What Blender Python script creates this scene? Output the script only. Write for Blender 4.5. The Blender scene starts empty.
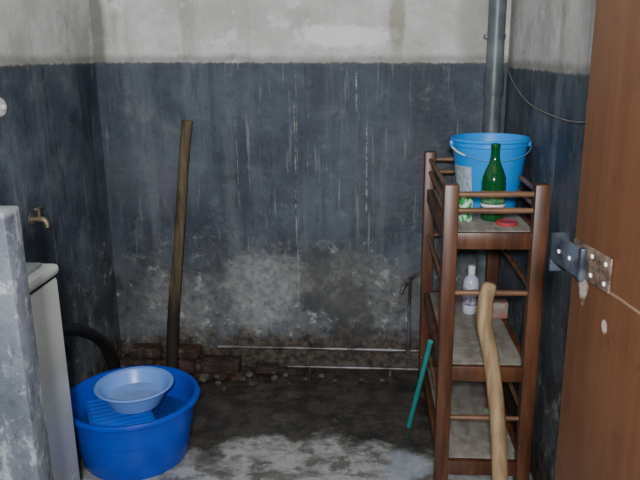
import bpy, bmesh, math, random
from mathutils import Vector, Matrix
random.seed(4)
scene = bpy.context.scene

# ------------------------------------------------------------------ materials
class Mat:
    def __init__(s, name, rough=0.6, spec=0.5, metal=0.0):
        s.m = bpy.data.materials.new(name); s.m.use_nodes = True
        s.nt = s.m.node_tree; s.n = s.nt.nodes; s.l = s.nt.links
        s.b = s.n['Principled BSDF']
        s.b.inputs['Roughness'].default_value = rough
        s.b.inputs['Specular IOR Level'].default_value = spec
        s.b.inputs['Metallic'].default_value = metal
        s.pos = s.n.new('ShaderNodeNewGeometry').outputs['Position']
    def _in(s, sock, v):
        if isinstance(v, bpy.types.NodeSocket): s.l.new(v, sock)
        elif isinstance(v, (tuple, list)):
            v = tuple(v)
            if len(sock.default_value) == 4 and len(v) == 3: v = v + (1,)
            sock.default_value = v
        else: sock.default_value = v
    def vm(s, op, a, b):
        n = s.n.new('ShaderNodeVectorMath'); n.operation = op
        s._in(n.inputs[0], a); s._in(n.inputs[1], b)
        return n.outputs['Value'] if op in ('LENGTH', 'DISTANCE') else n.outputs[0]
    def ma(s, op, a, b=0.0, clamp=False):
        n = s.n.new('ShaderNodeMath'); n.operation = op; n.use_clamp = clamp
        s._in(n.inputs[0], a); s._in(n.inputs[1], b); return n.outputs[0]
    def noise(s, scale=(1, 1, 1), detail=6, rough=0.6, off=(0, 0, 0)):
        if not isinstance(scale, tuple): scale = (scale,) * 3
        v = s.vm('ADD', s.vm('MULTIPLY', s.pos, scale), off)
        n = s.n.new('ShaderNodeTexNoise'); s.l.new(v, n.inputs['Vector'])
        n.inputs['Scale'].default_value = 1; n.inputs['Detail'].default_value = detail
        n.inputs['Roughness'].default_value = rough
        return n.outputs['Fac']
    def rng(s, v, a, b, c=0.0, d=1.0):
        n = s.n.new('ShaderNodeMapRange'); n.interpolation_type = 'SMOOTHSTEP'
        s._in(n.inputs['Value'], v)
        for k, x in (('From Min', a), ('From Max', b), ('To Min', c), ('To Max', d)): n.inputs[k].default_value = x
        return n.outputs['Result']
    def mix(s, f, a, b):
        n = s.n.new('ShaderNodeMix'); n.data_type = 'RGBA'
        s._in(n.inputs[0], f); s._in(n.inputs[6], a); s._in(n.inputs[7], b); return n.outputs[2]
    def blob(s, c, r, wob=0.6, noise=None):
        d = s.vm('DIVIDE', s.vm('SUBTRACT', s.pos, c), r)
        L = s.vm('LENGTH', d, (0, 0, 0))
        if noise is not None: L = s.ma('ADD', L, s.ma('MULTIPLY', s.ma('SUBTRACT', noise, 0.5), wob * 2))
        return s.rng(L, 1.1, 0.6)
    def xyz(s):
        n = s.n.new('ShaderNodeSeparateXYZ'); s.l.new(s.pos, n.inputs[0]); return n.outputs
    def color(s, v): s._in(s.b.inputs['Base Color'], v)
    def roughness(s, v): s._in(s.b.inputs['Roughness'], v)
    def bump(s, h, strength=0.3, dist=0.01):
        n = s.n.new('ShaderNodeBump'); n.inputs['Strength'].default_value = strength
        n.inputs['Distance'].default_value = dist; s.l.new(h, n.inputs['Height'])
        s.l.new(n.outputs[0], s.b.inputs['Normal'])

def wall_mat(name, tint=1.0, dado=1.51, extras=False, low_light=1.0):
    m = Mat(name, 0.75, 0.3)
    x, y, z = m.xyz()[0], m.xyz()[1], m.xyz()[2]
    n1 = m.noise(2.2, 9, 0.65); n2 = m.noise((9, 9, 0.7), 6, 0.6, (3, 1, 7))
    n3 = m.noise(28, 6, 0.7); n4 = m.noise(6, 8, 0.7, (11, 5, 2)); n5 = m.noise((45, 45, 3), 4, 0.6)
    n6 = m.noise(14, 8, 0.75, (1, 8, 4))
    t = tint
    D = m.mix(m.rng(n1, .36, .68), (.025*t, .034*t, .053*t), (.086*t, .106*t, .136*t))
    D = m.mix(m.ma('MULTIPLY', m.rng(n2, .5, .72), .45), D, (.155*t, .175*t, .195*t))
    D = m.mix(m.ma('MULTIPLY', m.rng(n2, .45, .3), .6), D, (.018, .024, .034))
    D = m.mix(m.ma('MULTIPLY', m.rng(n4, .52, .70), .4), D, (.16*t, .175*t, .185*t))
    D = m.mix(m.ma('MULTIPLY', m.rng(n4, .46, .34), .5), D, (.022, .028, .038))
    D = m.mix(m.ma('MULTIPLY', m.rng(n6, .56, .70), .4), D, (.19, .205, .21))
    D = m.mix(m.ma('MULTIPLY', m.rng(n6, .46, .32), .45), D, (.022, .026, .032))
    D = m.mix(m.ma('MULTIPLY', m.rng(n5, .60, .72), .45), D, (.26, .28, .285))
    D = m.mix(m.ma('MULTIPLY', m.rng(n5, .42, .30), .45), D, (.02, .025, .03))
    # scuffed, paler and damp lower wall
    low = m.rng(m.ma('ADD', z, m.ma('MULTIPLY', m.ma('SUBTRACT', n4, .5), 1.2)), .80, .33)
    D = m.mix(m.ma('MULTIPLY', low, m.rng(n3, .38, .62, .2*low_light, .65*low_light)), D, (.18, .18, .17))
    D = m.mix(m.ma('MULTIPLY', low, m.rng(n6, .55, .64)), D, (.34, .345, .335))
    D = m.mix(m.ma('MULTIPLY', low, m.rng(n1, .49, .42)), D, (.045, .048, .052))
    D = m.mix(m.ma('MULTIPLY', low, m.rng(n6, .46, .36, 0, .7)), D, (.032, .034, .036))
    base = m.rng(m.ma('ADD', z, m.ma('MULTIPLY', m.ma('SUBTRACT', n4, .5), .5)), .24, .10)
    D = m.mix(m.ma('MULTIPLY', base, .9), D, m.mix(m.rng(n3, .4, .6), (.022, .018, .016), (.10, .075, .052)))
    if extras:
        for c, r, a, col in (((-.52, 3.25, .42), (.24, .4, .22), .6, (.36, .37, .36)),
                             ((-.95, 3.25, .35), (.2, .4, .2), .35, (.27, .26, .24)),
                             ((-1.2, 3.25, .7), (.1, .4, .9), .5, (.02, .026, .035)),
                             ((-1.0, 3.25, 1.0), (.25, .4, .25), .3, (.14, .155, .17)),
                             ((.0, 3.25, .42), (.35, .4, .2), .4, (.16, .155, .14)),
                             ((.1, 3.25, 1.0), (.28, .4, .3), .3, (.13, .145, .16))):
            mk = m.blob(c, r, .8, n4)
            D = m.mix(m.ma('MULTIPLY', mk, m.rng(n3, .35, .65, a*.4, a)), D, col)
        for x0, z0, z1, w, col in ((-.34, .3, 1.35, .0028, (.32, .32, .30)), (.0, .75, 1.25, .003, (.36, .36, .33)),
                                   (-.62, .8, 1.3, .002, (.2, .2, .19)), (-.05, 1.28, 1.5, .003, (.4, .4, .37)), (-.33, .7, 1.5, .0015, (.3, .22, .13))):
            dx = m.ma('ABSOLUTE', m.ma('SUBTRACT', m.ma('ADD', x, m.ma('MULTIPLY', m.ma('SUBTRACT', n1, .5), .03)), x0))
            ln = m.ma('MULTIPLY', m.rng(dx, w*1.6, w*.5), m.ma('MULTIPLY', m.rng(z, z0, z0+.1), m.rng(z, z1, z1-.05)))
            D = m.mix(m.ma('MULTIPLY', ln, m.rng(n3, .42, .6, .0, .8)), D, col)
    U = m.mix(m.rng(n1, .36, .64), (.42, .42, .39), (.64, .64, .62))
    U = m.mix(m.ma('MULTIPLY', m.rng(n2, .52, .7), .55), U, (.30, .28, .23))
    U = m.mix(m.ma('MULTIPLY', m.rng(n4, .55, .65), .6), U, (.74, .74, .73))
    U = m.mix(m.rng(n3, .6, .72, 0, .45), U, (.22, .2, .16))
    U = m.mix(m.rng(n6, .44, .34, 0, .5), U, (.27, .25, .21))
    if extras:
        U = m.mix(m.ma('MULTIPLY', m.blob((-.12, 3.25, 1.63), (.27, .4, .055), 1.1, n6), .75), U, (.8, .8, .79))
        U = m.mix(m.ma('MULTIPLY', m.blob((.13, 3.25, 1.72), (.04, .4, .25), .9, n6), .6), U, (.22, .175, .11))
        U = m.mix(m.ma('MULTIPLY', m.blob((-1.27, 3.25, 1.72), (.07, .4, .5), .4, n4), .8), U, (.12, .11, .09))
        U = m.mix(m.ma('MULTIPLY', m.blob((.5, 3.25, 1.72), (.12, .4, .3), .4, n4), .6), U, (.25, .24, .21))
    dl = m.ma('SUBTRACT', z, m.ma('MULTIPLY', m.ma('ADD', x, .2), -.0124)) if extras else z
    edge = m.rng(m.ma('ADD', dl, m.ma('MULTIPLY', m.ma('SUBTRACT', n3, .5), .03)), dado-.006, dado+.006)
    fringe = m.rng(m.ma('ABSOLUTE', m.ma('SUBTRACT', dl, m.ma('ADD', dado+.012, m.ma('MULTIPLY', m.ma('SUBTRACT', n4, .5), .06)))), .035, .0)
    C = m.mix(edge, D, U)
    C = m.mix(m.ma('MULTIPLY', fringe, .55), C, (.12, .115, .095))
    m.color(C)
    m.roughness(m.rng(n1, .3, .7, .45, .8))
    h = m.ma('ADD', n3, m.ma('MULTIPLY', n4, 1.5))
    m.bump(h, .4, .012)
    return m.m

def floor_mat():
    m = Mat('wet_concrete_floor', .5, .6)
    n1 = m.noise(2.6, 9, .65, (2, 9, 0)); n3 = m.noise(30, 6, .7); n4 = m.noise(9, 8, .7, (4, 4, 4)); n5 = m.noise((6, 9, 4), 8, .7)
    C = m.mix(m.rng(n4, .35, .65), (.018, .015, .013), (.062, .054, .046))
    C = m.mix(m.rng(n3, .5, .75, 0, .4), C, (.12, .11, .095))
    C = m.mix(m.rng(n5, .56, .66, 0, .5), C, (.10, .093, .085))
    y = m.xyz()[1]
    dry = m.rng(m.ma('ADD', y, m.ma('MULTIPLY', m.ma('SUBTRACT', n1, .5), 1.1)), 2.57, 2.43)
    lite = m.mix(m.rng(n5, .38, .58), (.14, .132, .122), (.40, .41, .40))
    lite = m.mix(m.rng(n4, .48, .60, 0, .85), lite, (.09, .08, .07))
    lite = m.mix(m.rng(n3, .52, .68, 0, .5), lite, (.17, .155, .14))
    C = m.mix(m.ma('MULTIPLY', dry, .92), C, lite)
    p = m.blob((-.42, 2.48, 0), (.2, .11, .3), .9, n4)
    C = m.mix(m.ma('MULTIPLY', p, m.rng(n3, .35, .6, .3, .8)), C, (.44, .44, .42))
    p = m.blob((.16, 2.38, 0), (.1, .12, .3), .8, n4)  # glint on the wet floor, painted into the colour as a bluish patch
    C = m.mix(m.ma('MULTIPLY', p, .7), C, (.32, .36, .42))
    m.color(C)
    m.roughness(m.rng(m.ma('ADD', n4, m.ma('MULTIPLY', dry, .12)), .46, .66, .07, .55))
    m.bump(m.ma('ADD', n3, m.ma('MULTIPLY', n4, 2)), .25, .01)
    return m.m

def simple(name, c, rough=.5, var=.15, scale=12, metal=0, spec=.5, bumpS=0, c2=None, stretch=None):
    m = Mat(name, rough, spec, metal)
    n = m.noise(stretch or scale, 6, .6)
    c2 = c2 or tuple(x*(1-var*2) for x in c)
    m.color(m.mix(m.rng(n, .35, .65), c2, c))
    if bumpS: m.bump(n, bumpS, .005)
    return m.m

def wood_mat(name, a, b, st, rough=.45, dust=None):
    m = Mat(name, rough, .5)
    n = m.noise(st, 6, .6); n2 = m.noise(20, 5, .7)
    C = m.mix(m.rng(n, .35, .65), a, b)
    if dust: C = m.mix(m.rng(n2, .45, .7, 0, .8), C, dust)
    m.color(C); m.bump(n, .2, .004); return m.m

def door_mat():
    m = Mat('brown_painted_door', .5, .35)
    n = m.noise((40, 40, 1.5), 5, .6); n2 = m.noise(4, 8, .7); n3 = m.noise(50, 4, .7); n7 = m.noise(16, 8, .75, (3, 3, 3))
    C = m.mix(m.rng(n, .3, .7), (.078, .030, .012), (.102, .041, .017))
    C = m.mix(m.rng(n2, .4, .65, 0, .5), C, (.118, .051, .022))
    C = m.mix(m.rng(n7, .45, .32, 0, .5), C, (.05, .021, .009))
    C = m.mix(m.rng(n3, .66, .72, 0, .4), C, (.04, .018, .01))
    n8 = m.noise(40, 3, .6)
    for c, r in (((.342, 1.059, 1.193), (.02, .016, .022)), ((.352, .985, 1.155), (.02, .008, .011))):
        C = m.mix(m.ma('MULTIPLY', m.blob(c, r, 1.2, n8), .8), C, (.42, .37, .32))
    y, z = m.xyz()[1], m.xyz()[2]
    ln = m.ma('MULTIPLY', m.rng(m.ma('ABSOLUTE', m.ma('SUBTRACT', m.ma('ADD', z, m.ma('MULTIPLY', n2, .01)), 1.215)), .003, .001), m.rng(y, 1.03, 1.0))
    C = m.mix(m.ma('MULTIPLY', ln, .6), C, (.26, .18, .12))
    m.color(C); m.bump(n, .12, .003); return m.m

# ------------------------------------------------------------------ geometry
def link(o, parent=None):
    scene.collection.objects.link(o)
    if parent: o.parent = parent
    return o
def empty(name, loc):
    e = bpy.data.objects.new(name, None); e.location = loc; e.empty_display_size = .05
    scene.collection.objects.link(e); return e
def finish(name, bm, mat, parent=None, smooth=True, ang=40):
    bmesh.ops.recalc_face_normals(bm, faces=bm.faces)
    me = bpy.data.meshes.new(name); 
    if parent: bm.transform(Matrix.Translation(-Vector(parent.location)))
    bm.to_mesh(me); bm.free()
    me.materials.append(mat)
    if smooth:
        for p in me.polygons: p.use_smooth = True
        try: me.set_sharp_from_angle(angle=math.radians(ang))
        except Exception: pass
    return link(bpy.data.objects.new(name, me), parent)
def add_box(bm, c, s, bev=0.0, rot=None, seg=2):
    b = bmesh.new(); bmesh.ops.create_cube(b, size=1)
    b.transform(Matrix.Diagonal((s[0], s[1], s[2], 1)))
    if bev: bmesh.ops.bevel(b, geom=b.edges[:], offset=bev, segments=seg, affect='EDGES', profile=.5)
    if rot is not None: b.transform(rot)
    b.transform(Matrix.Translation(c))
    me = bpy.data.meshes.new('t'); b.to_mesh(me); b.free(); bm.from_mesh(me); bpy.data.meshes.remove(me)
def box(name, c, s, mat, parent=None, bev=0.003, rot=None):
    bm = bmesh.new(); add_box(bm, c, s, bev, rot); return finish(name, bm, mat, parent)
def bounds(name, lo, hi, mat, parent=None, bev=0):
    c = [(a+b)/2 for a, b in zip(lo, hi)]; s = [b-a for a, b in zip(lo, hi)]
    return box(name, c, s, mat, parent, bev)
def add_lathe(bm, prof, c=(0, 0, 0), seg=64, fn=None):
    rings = []
    for r, z in prof:
        if r < 1e-6: rings.append([bm.verts.new((c[0], c[1], c[2]+z))]); continue
        rings.append([bm.verts.new((c[0]+r*math.cos(2*math.pi*i/seg), c[1]+r*math.sin(2*math.pi*i/seg), c[2]+z)) for i in range(seg)])
    for a, b in zip(rings, rings[1:]):
        for i in range(seg):
            j = (i+1) % seg
            if len(a) == 1 and len(b) == 1: continue
            if len(a) == 1: bm.faces.new((a[0], b[i], b[j]))
            elif len(b) == 1: bm.faces.new((a[i], b[0], a[j]))
            else: bm.faces.new((a[i], b[i], b[j], a[j]))
def lathe(name, prof, c, mat, parent=None, seg=64, ang=40):
    bm = bmesh.new(); add_lathe(bm, prof, c, seg); return finish(name, bm, mat, parent, ang=ang)
def cr(pts, n):
    P = [Vector(p) for p in pts]; P = [2*P[0]-P[1]] + P + [2*P[-1]-P[-2]]; out = []
    for i in range(1, len(P)-2):
        a, b, c, d = P[i-1:i+3]
        for k in range(n):
            t = k/n
            out.append(.5*((2*b)+(c-a)*t+(2*a-5*b+4*c-d)*t*t+(3*b-a-3*c+d)*t**3))
    out.append(P[-2]); return out
def add_tube(bm, pts, radii, seg=16, n=6, jit=0):
    path = cr(pts, n) if n > 1 else [Vector(p) for p in pts]
    if not isinstance(radii, (list, tuple)): radii = [radii]*len(pts)
    N = len(path); prev = None; rings = []
    for k, p in enumerate(path):
        f = k/(N-1)*(len(radii)-1); i = min(int(f), len(radii)-2); r = radii[i]*(1-(f-i))+radii[i+1]*(f-i)
        t = (path[min(k+1, N-1)]-path[max(k-1, 0)]).normalized()
        if prev is None: prev = t.orthogonal().normalized()
        u = (prev-t*prev.dot(t)).normalized(); prev = u; v = t.cross(u)
        rings.append([bm.verts.new(p+(u*math.cos(2*math.pi*j/seg)+v*math.sin(2*math.pi*j/seg))*r*(1+random.uniform(-jit, jit))) for j in range(seg)])
    for a, b in zip(rings, rings[1:]):
        for i in range(seg): j = (i+1) % seg; bm.faces.new((a[i], a[j], b[j], b[i]))
    bm.faces.new(rings[0]); bm.faces.new(rings[-1][::-1])
def tube(name, pts, radii, mat, parent=None, seg=16, n=6, jit=0):
    bm = bmesh.new(); add_tube(bm, pts, radii, seg, n, jit); return finish(name, bm, mat, parent, ang=50)

# ------------------------------------------------------------------ room shell
W = 3.25; XR = .628; XL = -1.27; H = 2.6; XA = -1.65; YF = -.9
mb = wall_mat('plaster_back', 1.0, 1.517, True)
ml = wall_mat('plaster_left', 1.15, 1.528, False, .6); mr = wall_mat('plaster_right', 1.2, 1.487, False, .5)
bounds('wall_back', (XA-.12, W, 0), (XR+.12, W+.12, H), mb)
bounds('wall_right', (XR, YF, 0), (XR+.12, W, H), mr)
bm = bmesh.new()
add_box(bm, ((XL+XA-.12)/2, (2.16+W)/2, H/2), (XL-XA+.12, W-2.16, H))
add_box(bm, (XA-.06, (YF+2.16)/2, H/2), (.12, 2.16-YF, H))
finish('wall_left', bm, ml, smooth=False)
bounds('floor', (XA-.12, YF, -.1), (XR+.12, W+.12, 0), floor_mat())
bounds('ceiling', (XA-.12, YF, H), (XR+.12, W+.12, H+.1), simple('whitewash', (.5, .5, .47), .9, .15, 3))

# half-height partition
mp = Mat('partition_plaster', .6, .4)
n1 = mp.noise(5, 8, .7); n2 = mp.noise((60, 60, 9), 5, .6, (1, 2, 3)); n3 = mp.noise(30, 6, .7); n4 = mp.noise((18, 18, 9), 9, .75, (8, 8, 8))
C = mp.mix(mp.rng(n1, .35, .65), (.065, .077, .097), (.13, .148, .175))
C = mp.mix(mp.rng(n4, .53, .62, 0, .6), C, (.36, .38, .40))
C = mp.mix(mp.rng(n3, .55, .68, 0, .5), C, (.28, .30, .32))
C = mp.mix(mp.rng(n3, .45, .33, 0, .6), C, (.04, .045, .06))
C = mp.mix(mp.rng(n2, .62, .7, 0, .5), C, (.36, .37, .38))
C = mp.mix(mp.rng(mp.xyz()[2], 1.225, 1.238, 0, .5), C, (.36, .37, .37))
mp.color(C); mp.bump(n3, .3, .01)
bounds('wall_partition', (XA, 1.35, 0), (-.752, 1.42, 1.243), mp.m, bev=.006)

# ------------------------------------------------------------------ brick curb at the wall foot
mbrick = Mat('old_brick', .85, .2)
n1 = mbrick.noise(7, 6, .6); n3 = mbrick.noise(40, 6, .7); n4 = mbrick.noise(12, 8, .75)
C = mbrick.mix(mbrick.rng(n1, .4, .6), (.085, .038, .026), (.05, .035, .028))
C = mbrick.mix(mbrick.rng(n3, .44, .58, 0, .8), C, (.03, .026, .022))
C = mbrick.mix(mbrick.rng(n4, .52, .62, 0, .75), C, (.14, .125, .105))
C = mbrick.mix(mbrick.rng(n4, .48, .38, 0, .8), C, (.022, .02, .018))
mbrick.color(C); mbrick.bump(mbrick.ma('ADD', n3, n4), .8, .015)
bm = bmesh.new()
def rb(x, y, z, s=(.2, .1, .065), a=0):
    add_box(bm, (x, y, z), s, .011, Matrix.Rotation(a, 4, 'Z') @ Matrix.Rotation(random.uniform(-.05, .05), 4, 'Y'), 3)
add_box(bm, (-1.0, 3.205, .025), (.52, .085, .05), .012)      # mortar bed
for k in range(3): rb(-1.16+k*.212, 3.19, .034, (random.uniform(.17, .2), .1, .065), a=random.uniform(-.08, .08))
for k in range(2): rb(-1.12+k*.20, 3.2, .098, (random.uniform(.15, .19), .085, .055), a=random.uniform(-.12, .12))
rb(-.50, 3.18, .022, (.11, .07, .04), a=.1); rb(-.63, 3.08, .018, (.08, .05, .032), .3); rb(-.72, 3.09, .014, (.06, .04, .026), -.5)
finish('brick_curb', bm, mbrick.m)
mrub = simple('rubble_stone', (.12, .095, .075), .9, .3, 30, bumpS=.5)
bm = bmesh.new()
for x, y, r in ((-.8, 3.07, .03), (-.86, 3.02, .022), (-.72, 3.03, .016), (-.83, 3.0, .02), (-.45, 3.09, .02), (-.3, 3.10, .013), (-.15, 3.09, .011), (-.82, 2.96, .012),
                (-1.1, 3.06, .02), (-1.02, 3.05, .014), (-.55, 3.03, .014), (-.02, 3.1, .013), (-.68, 2.98, .01), (-.37, 3.05, .009), (-.58, 3.13, .02), (-.4, 3.14, .016), (.08, 3.1, .014), (-.22, 3.13, .017)):
    b = bmesh.new(); bmesh.ops.create_icosphere(b, subdivisions=2, radius=r)
    for v in b.verts: v.co *= random.uniform(.8, 1.15); v.co.z *= .7
    b.transform(Matrix.Translation((x, y, r*.6))); me = bpy.data.meshes.new('t'); b.to_mesh(me); b.free(); bm.from_mesh(me)
finish('rubble_stones', bm, mrub, ang=20)

# ------------------------------------------------------------------ plumbing
msteel = simple('dull_galvanised', (.17, .16, .17), .4, .25, 9, metal=.35, c2=(.05, .032, .024))
mgrey = simple('grey_pvc', (.14, .165, .175), .4, .15, 6, c2=(.065, .08, .088))
p = empty('drain_pipe', (.56, 3.19, 0))
tube('pipe_shaft', [(.56, 3.19, .0), (.56, 3.19, 1.3), (.56, 3.19, H)], .038, mgrey, p, 32, 2)
for i, z in enumerate((.35, 1.42, 1.9)):
    lathe('pipe_collar_%d' % i, [(.036, -.05), (.043, -.05), (.044, -.04), (.044, .04), (.043, .05), (.036, .05)], (.56, 3.19, z), mgrey, p)
for i, z in enumerate((.8, 1.62)):
    box('wall_bracket_%d' % i, (.56, 3.225, z), (.09, .05, .02), mgrey, p)
p = empty('water_pipe', (0, 3.2, 0))
tube('pipe_main', [(-.75, 3.2, .128), (-.2, 3.2, .126), (.32, 3.2, .122)], .010, msteel, p, 12, 3)
tube('pipe_return', [(-.39, 3.17, .04), (0, 3.17, .038), (.29, 3.17, .036)], .009, msteel, p, 12, 3)
for i, x in enumerate((-.7, -.28, .12)):
    box('pipe_stand_%d' % i, (x, 3.222, .128), (.016, .055, .016), msteel, p)
    if x > -.35: box('pipe_clip_%d' % i, (x, 3.17, .016), (.014, .03, .032), msteel, p)
tube('riser', [(.21, 3.2, .126), (.21, 3.2, .3), (.212, 3.2, .46), (.21, 3.195, .505)], .008, msteel, p, 12, 4)
tube('spout', [(.208, 3.2, .49), (.20, 3.16, .50), (.178, 3.13, .485), (.165, 3.12, .455)], [.011, .012, .010, .009], msteel, p, 12, 5)
tube('tap_handle', [(.215, 3.19, .50), (.235, 3.18, .525), (.245, 3.175, .52)], [.006, .008, .006], msteel, p, 10, 4)
lathe('riser_elbow', [(.0, -.02), (.015, -.02), (.015, .02), (0, .02)], (.21, 3.2, .13), msteel, p, 16)

mbrass = simple('tarnished_brass', (.22, .18, .12), .4, .3, 30, metal=.4)
FY = 2.47
p = empty('wall_faucet', (XL, FY, .97))
tube('inlet', [(XL, FY, .962), (XL+.02, FY, .962), (XL+.035, FY, .962)], .011, mbrass, p, 14, 3)
tube('spout', [(XL+.03, FY, .962), (XL+.048, FY, .960), (XL+.058, FY, .948), (XL+.06, FY, .93)], [.012, .011, .010, .011], mbrass, p, 14, 5)
tube('stem', [(XL+.033, FY, .962), (XL+.033, FY, .982), (XL+.033, FY, 1.0)], .007, mbrass, p, 12, 3)
box('handle', (XL+.033, FY, 1.004), (.014, .05, .009), mbrass, p, .003)
bm = bmesh.new(); add_lathe(bm, [(0, 0), (.022, 0), (.022, .004), (0, .006)], seg=24); bm.transform(Matrix.Translation((XL, FY, .962)) @ Matrix.Rotation(math.pi/2, 4, 'Y'))
finish('flange', bm, mbrass, p)

mwhite = simple('white_plastic', (.65, .65, .63), .4, .06, 8)
o = empty('wall_switch', (XL, 2.335, 1.39))
for nm, prof in (('switch_base', [(0, 0), (.034, 0), (.034, .008), (.028, .016), (0, .018)]), ('switch_dolly', [(0, .016), (.010, .018), (.009, .028), (0, .031)])):
    bm = bmesh.new(); add_lathe(bm, prof, seg=32); bm.transform(Matrix.Translation((XL, 2.335, 1.39)) @ Matrix.Rotation(math.pi/2, 4, 'Y'))
    finish(nm, bm, mwhite, o)

mwire = simple('pale_wire', (.24, .23, .2), .5, .1)
tube('electric_wire', [(XR-.003, 3.246, 1.49), (XR-.003, 3.1, 1.43), (XR-.003, 2.77, 1.360), (XR-.003, 2.32, 1.342), (XR-.003, 2.0, 1.36), (XR-.003, 1.7, 1.42)], .0024, mwire, None, 8, 8)

# ------------------------------------------------------------------ washing machine
mwm = simple('washer_white_enamel', (.74, .76, .73), .35, .05, 5)
mlid = simple('washer_lid_grey', (.46, .48, .48), .4, .08, 8)
mdark = simple('black_rubber', (.012, .012, .014), .5, .1)
p = empty('washing_machine', (-1.28, 1.81, 0))
X0, X1, Y0, Y1 = -1.555, -1.003, 1.53, 2.085
bounds('body', (X0, Y0, .03), (X1, Y1, .868), mwm, p, .018)
bounds('top_deck', (X0-.004, Y0-.004, .872), (X1+.006, Y1+.004, .908), mwm, p, .014)
bounds('lid', (X0+.14, Y0+.035, .906), (X1-.03, Y1-.035, .921), mlid, p, .007)
bounds('lid_grip', (X1-.06, 1.74, .920), (X1-.04, 1.88, .927), mwm, p, .003)
bounds('control_panel', (X0, Y0+.01, .904), (X0+.12, Y1-.01, .975), mlid, p, .012)
for i in range(3):
    lathe('knob_%d' % i, [(0, .0), (.024, 0), (.021, .022), (0, .024)], (X0+.06, Y0+.12+i*.15, .974), mwhite, p, 24)
bounds('seam', (X0+.004, Y0+.004, .865), (X1-.002, Y1-.004, .875), mdark, p)
bounds('kick_panel', (X1-.004, Y0+.05, .06), (X1+.003, Y1-.05, .16), mlid, p, .002)
for i, (x, y) in enumerate(((X0+.06, Y0+.06), (X1-.06, Y0+.06), (X0+.06, Y1-.06), (X1-.06, Y1-.06))):
    lathe('foot_%d' % i, [(0, 0), (.025, 0), (.022, .035), (0, .035)], (x, y, 0), mdark, p, 20)
tube('drain_hose', [(-1.15, 2.07, .58), (-1.17, 2.17, .57), (-1.20, 2.4, .53), (-1.20, 2.62, .45), (-1.20, 2.85, .29), (-1.20, 2.98, .08), (-1.17, 3.05, .026)], .026, mdark, p, 16, 8)

# ------------------------------------------------------------------ basins
mblue = simple('blue_plastic_basin', (.004, .06, .52), .25, .1, 4)
mblue_in = simple('blue_plastic_ribs', (.01, .10, .58), .3, .1, 4)
mblue_b = simple('blue_plastic_bucket', (.01, .27, .78), .35, .06, 4)
mlb = simple('pale_blue_plastic', (.17, .34, .80), .3, .06, 6)
cx, cy = -.926, 2.43
p = empty('large_wash_basin', (cx, cy, 0))
prof = [(0, .004), (.188, .004), (.194, 0), (.203, .0), (.209, .012), (.218, .07), (.230, .145), (.234, .149), (.243, .22), (.247, .238), (.258, .240), (.264, .246), (.264, .256), (.258, .262), (.246, .260), (.240, .252), (.226, .15), (.210, .06), (.200, .016), (.18, .010), (0, .010)]
lathe('basin_shell', prof, (cx, cy, 0), mblue, p, 96, 30)
for s in (-1, 1):
    a0 = 0 if s > 0 else math.pi
    tube('grip_%d' % (s+1), [(cx+.259*math.cos(a0+t), cy+.259*math.sin(a0+t), .252) for t in (-.25, -.1, .1, .25)], .010, mblue, p, 12, 5)
mw = Mat('basin_water', .06, .5); mw.color((.006, .04, .22)); nn = mw.noise(14, 3, .5); mw.bump(nn, .25, .01)
lathe('water_surface', [(0, .145), (.2250, .145), (.2258, .142)], (cx, cy, 0), mw.m, p, 96)
# ribbed washboard inside the basin
bm = bmesh.new(); R = Matrix.Rotation(.5, 4, 'Z') @ Matrix.Rotation(math.radians(6), 4, 'X')
add_box(bm, (0, 0, 0), (.24, .33, .008), .003)
add_box(bm, (-.115, 0, .006), (.012, .33, .012), .003); add_box(bm, (.115, 0, .006), (.012, .33, .012), .003)
for i in range(11): add_box(bm, (0, -.138+i*.0275, .007), (.22, .011, .013), .004)
bm.transform(Matrix.Translation((cx-.055, cy-.0, .160)) @ R)
finish('washboard', bm, mblue_in, p)
sx, sy = -.935, 2.49
p2 = empty('small_wash_bowl', (sx, sy, .19))
prof = [(0, .002), (.090, .002), (.095, 0), (.102, .004), (.122, .04), (.139, .075), (.152, .077), (.157, .082), (.157, .086), (.152, .089), (.139, .086), (.135, .08), (.117, .042), (.097, .008), (0, .006)]
lathe('bowl_shell', prof, (sx, sy, .190), mlb, p2, 96, 30)
lathe('bowl_water', [(0, .034), (.1115, .034), (.1122, .032)], (sx, sy, .190), simple('soapy_water', (.24, .38, .72), .08, .1, 6), p2, 64)

# ------------------------------------------------------------------ wooden pole on the wall
mpole = Mat('weathered_pole', .8, .3)
n = mpole.noise((25, 25, 2.5), 6, .6); n3 = mpole.noise(25, 6, .7); z = mpole.xyz()[2]
C = mpole.mix(mpole.rng(n, .35, .65), (.045, .034, .02), (.135, .10, .058))
C = mpole.mix(mpole.rng(mpole.ma('ADD', z, mpole.ma('MULTIPLY', n3, .1)), .5, .38), C, (.022, .016, .013))
mpole.color(C); mpole.bump(n3, .4, .008)
tube('wooden_pole', [(-.962, 3.085, .003), (-.947, 3.12, .3), (-.912, 3.155, .62), (-.878, 3.19, .95), (-.857, 3.21, 1.15), (-.840, 3.22, 1.262)],
     [.029, .029, .025, .024, .025, .026], mpole.m, None, 14, 6, .05)

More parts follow.
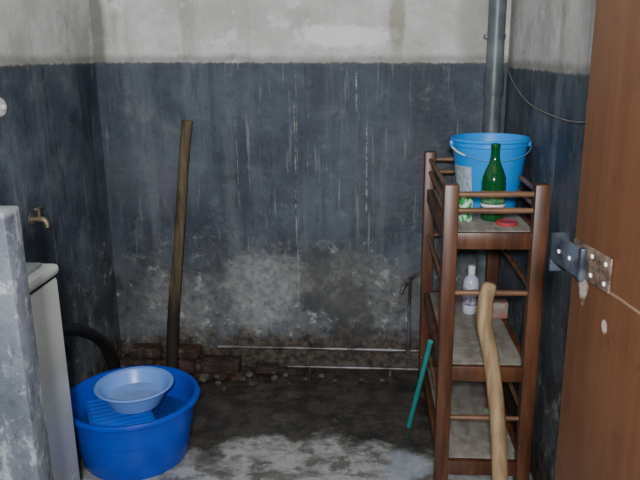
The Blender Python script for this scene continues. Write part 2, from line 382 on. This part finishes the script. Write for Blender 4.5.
# ------------------------------------------------------------------ rack
mrack = wood_mat('rack_red_wood', (.052, .018, .008), (.118, .043, .018), (25, 25, 3), .4)
mrackh = wood_mat('rack_rail_wood', (.11, .05, .025), (.20, .10, .05), (8, 30, 30), .45)
mboard = wood_mat('rack_dusty_board', (.15, .13, .105), (.25, .225, .19), (20, 3, 20), .8, (.30, .28, .25))
xl, xr, yf, yb = .278, .572, 2.27, 3.06
p = empty('wooden_rack', ((xl+xr)/2, (yf+yb)/2, 0))
for i, (x, y) in enumerate(((xl, yf), (xr, yf), (xl, yb), (xr, yb))):
    bm = bmesh.new(); add_box(bm, (x, y, .5675), (.05, .048, 1.135), .005)
    finish('post_%d' % (i+1), bm, mrack, p)
for k, zt in enumerate((.972, .486, .11)):
    for y, nm in ((yf, 'front'), (yb, 'back')):
        bounds('apron_%s_%d' % (nm, k), (xl+.02, y-.012, zt-.058), (xr-.02, y+.012, zt-.002), mrack, p, .002)
    for x, nm in ((xl, 'left'), (xr, 'right')):
        bounds('apron_%s_%d' % (nm, k), (x-.012, yf+.02, zt-.058), (x+.012, yb-.02, zt-.002), mrack, p, .002)
    bounds('board_%d' % k, (xl+.013, yf+.013, zt-.016), (xr-.013, yb-.013, zt), mboard, p, .001)
rails = ((1.10, 1), (1.045, 1), (.756, 0), (.28, 0))
for k, (z, both) in enumerate(rails):
    for y, nm in ((yf, 'front'), (yb, 'back')):
        tube('rail_%s_%d' % (nm, k), [(xl, y, z), ((xl+xr)/2, y, z), (xr, y, z)], [.0085, .011, .0085], mrackh, p, 12, 4)
    for x, nm in ((xl, 'left'), (xr, 'right')):
        tube('rail_%s_%d' % (nm, k), [(x, yf, z), (x, (yf+yb)/2, z), (x, yb, z)], .009, mrackh, p, 12, 4)

# ------------------------------------------------------------------ things on the rack
bx, by, bz = .466, 2.67, .972
p = empty('blue_bucket', (bx, by, bz))
k_ = .125/.141
prof = [(0, .006), (.098, .006), (.101, 0), (.107, .0), (.110, .01), (.139, .24), (.142, .243), (.142, .257), (.147, .259), (.149, .264), (.146, .270), (.140, .270), (.137, .263), (.106, .014), (0, .012)]
lathe('bucket_shell', prof, (bx, by, bz), mblue_b, p, 80, 30)
hp = []
for k in range(13):
    a = math.pi*k/12
    hp.append((bx-.151*math.cos(a), by-.151*math.sin(a)*.98-.004, bz+.25-.05*math.sin(a)))
mhw = simple('handle_wire_grey', (.10, .28, .5), .4, .05)
tube('handle_wire', hp, .0018, mhw, p, 8, 3)
tube('handle_grip', [hp[1], hp[2], hp[3]], .004, mwhite, p, 10, 3)
for s in (-1, 1): box('handle_lug_%d' % (s+1), (bx+s*.145, by, bz+.247), (.014, .03, .024), mblue_b, p, .003)
bm = bmesh.new()
rows = []
for zz in (.05, .17):
    r = .110+(.139-.110)*(zz-.01)/.23+.0015
    rows.append([bm.verts.new((bx+r*math.cos(math.radians(a)), by+r*math.sin(math.radians(a)), bz+zz)) for a in range(187, 237, 5)])
for i in range(len(rows[0])-1): bm.faces.new((rows[0][i], rows[0][i+1], rows[1][i+1], rows[1][i]))
finish('bucket_label', bm, simple('paper_label', (.45, .5, .5), .6, .2, 60, c2=(.22, .3, .34)), p)

mg = Mat('green_glass', .08, .6); mg.color((.006, .10, .025)); mg.b.inputs['Transmission Weight'].default_value = .35; mg.b.inputs['IOR'].default_value = 1.45
px, py = .449, 2.45
p = empty('green_bottle', (px, py, .972))
lathe('glass', [(0, .006), (.03, .004), (.038, 0), (.041, .005), (.042, .015), (.042, .135), (.040, .155), (.031, .18), (.020, .205), (.0155, .225), (.0145, .255), (.016, .257), (.0165, .268), (.0145, .272), (.011, .272), (.0105, .25), (.012, .22), (.0, .215)], (px, py, .972), mg.m, p, 48)
lathe('label', [(.0424, .05), (.0432, .052), (.0432, .060), (.0424, .062)], (px, py, .972), mwhite, p, 48)
lathe('label_main', [(.0424, .066), (.0430, .067), (.0430, .108), (.0424, .109)], (px, py, .972), simple('green_label', (.015, .16, .05), .5, .2, 70, c2=(.18, .3, .15)), p, 48)

qx, qy = .352, 2.44
p = empty('drink_can', (qx, qy, .972))
mcan = Mat('can_print', .35, .5); nn = mcan.noise(55, 2, .5); mcan.color(mcan.mix(mcan.rng(nn, .48, .52), (.02, .28, .06), (.5, .6, .5)))
lathe('can_body', [(0, .002), (.02, .002), (.024, 0), (.027, .008), (.027, .088), (.024, .095), (.023, .097), (.021, .094), (0, .093)], (qx, qy, .972), mcan.m, p, 40)
lathe('can_tab', [(0, .094), (.008, .094), (.008, .0965), (0, .097)], (qx, qy, .972), msteel, p, 16)

lathe('red_jar_lid', [(0, .001), (.033, .001), (.036, 0), (.037, .004), (.037, .010), (.034, .013), (.030, .0115), (0, .0115)], (.487, 2.375, .972), simple('red_plastic', (.42, .05, .05), .4, .1), None, 48)

p = empty('shampoo_bottle', (.44, 2.79, .486))
lathe('bottle_body', [(0, 0), (.028, 0), (.032, .005), (.033, .03), (.033, .13), (.030, .15), (.018, .165), (.013, .168), (.013, .172), (0, .172)], (.44, 2.79, .486), simple('milky_plastic', (.5, .53, .62), .3, .05), p, 40)
lathe('bottle_cap', [(0, .172), (.015, .172), (.015, .205), (.013, .209), (0, .209)], (.44, 2.79, .486), mwhite, p, 24)
lathe('bottle_label', [(.0333, .04), (.0342, .042), (.0342, .115), (.0333, .117)], (.44, 2.79, .486), simple('purple_label', (.13, .10, .2), .5, .3, 50, c2=(.5, .5, .56)), p, 40)
p = empty('soap_packet', (.53, 2.75, .486))
mpk = simple('pink_packet', (.30, .14, .11), .55, .2, 45, c2=(.24, .2, .17))
box('packet', (.53, 2.75, .486+.036), (.11, .07, .072), mpk, p, .008)
box('packet_flap', (.53, 2.714, .486+.054), (.08, .003, .024), simple('packet_paper', (.32, .28, .25), .6, .1), p, .001)
bm = bmesh.new(); add_box(bm, (0, 0, 0), (.07, .045, .028), .012, None, 4); add_box(bm, (0, 0, .0145), (.04, .02, .003), .001)
bm.transform(Matrix.Translation((.525, 2.60, .125)) @ Matrix.Rotation(.4, 4, 'Z'))
finish('soap_bar', bm, simple('pale_green_soap', (.30, .38, .30), .5, .1))

# ------------------------------------------------------------------ sticks
mstick = wood_mat('bare_peeled_wood', (.21, .13, .065), (.37, .255, .14), (30, 30, 4), .6)
tube('wooden_staff', [(.468, 2.10, .004), (.462, 2.12, .15), (.449, 2.155, .35), (.424, 2.195, .55), (.400, 2.215, .66), (.400, 2.222, .74), (.408, 2.222, .785), (.410, 2.222, .800), (.411, 2.222, .808)],
     [.027, .027, .027, .027, .026, .026, .026, .024, .016], mstick, None, 20, 8, .02)
tube('teal_stick', [(.186, 2.68, .005), (.217, 2.56, .26), (.243, 2.44, .50)], [.011, .010, .010], simple('teal_plastic', (.012, .28, .26), .35, .1), None, 16, 4)

# ------------------------------------------------------------------ door
E = Vector((.335, 1.10, 0)); dirv = Vector((.16, -1, 0)).normalized()
ang = math.atan2(dirv.y, dirv.x); nl = Vector((-1, -.16, 0)).normalized()
p = empty('door_1', (E.x, E.y, 0))
md = door_mat(); Rz = Matrix.Rotation(ang, 4, 'Z')
th = .036
def dbox(name, a, b, z0, z1, off0, off1, mat, bev=.002):
    c = E + dirv*((a+b)/2) + nl*((off0+off1)/2); c.z = (z0+z1)/2
    return box(name, c, (b-a, abs(off1-off0), z1-z0), mat, p, bev, Rz)
dbox('leaf', 0, .78, .01, 2.02, -th, 0, md)
mhasp = simple('dark_hasp_steel', (.012, .014, .02), .3, .3, 26, metal=0, c2=(.05, .06, .08))
mhl = simple('worn_hasp_steel', (.13, .09, .07), .4, .3, 40, metal=.1, c2=(.035, .02, .014))
dbox('hasp_plate', 0.004, .125, 1.208, 1.262, 0, .004, mhl)
dbox('hasp_strap', -.066, .045, 1.206, 1.254, .004, .011, mhasp)
dbox('hasp_hook', -.066, -.058, 1.186, 1.254, -.02, .011, mhasp)
dbox('hasp_knuckle', .042, .054, 1.204, 1.258, .003, .014, mhasp, .004)
for i, (a, z) in enumerate(((.070, 1.220), (.070, 1.250), (.112, 1.220), (.112, 1.250), (-.03, 1.23), (.01, 1.23))):
    f0 = .003 if a > .05 else .010
    dbox('screw_%d' % i, a-.003, a+.003, z-.003, z+.003, f0, f0+.003, mwhite, .001)
for i, z in enumerate((.3, 1.7)):
    dbox('hinge_%d' % i, .74, .785, z-.05, z+.05, -.002, .006, msteel)

# ------------------------------------------------------------------ lights
def area(name, loc, tgt, size, power, col):
    d = bpy.data.lights.new(name, 'AREA'); d.size = size; d.energy = power; d.color = col
    o = bpy.data.objects.new(name, d); o.location = loc
    o.rotation_euler = (Vector(tgt)-Vector(loc)).to_track_quat('-Z', 'Y').to_euler(); link(o)
area('light_doorway', (-.03, -.30, 1.76), (-.15, 3.0, 1.15), .14, 88, (.98, .99, 1))
area('light_ceiling', (-.4, 1.5, 2.5), (-.4, 2.2, 0), .6, 4, (.9, .96, 1))
w = bpy.data.worlds.new('World'); scene.world = w; w.use_nodes = True
bg = w.node_tree.nodes['Background']; bg.inputs[0].default_value = (.72, .84, 1, 1); bg.inputs[1].default_value = .3

# ------------------------------------------------------------------ camera
cam = bpy.data.cameras.new('camera'); cam.sensor_width = 36; cam.lens = 36*690/640; cam.clip_start = .02
co = bpy.data.objects.new('camera', cam); co.location = (0, 0, 1.55)
base = Matrix.Rotation(math.radians(4), 3, 'Z') @ Matrix.Rotation(math.radians(75), 3, 'X') @ Matrix.Rotation(math.radians(-.7), 3, 'Z')
co.rotation_euler = base.to_euler(); link(co); scene.camera = co
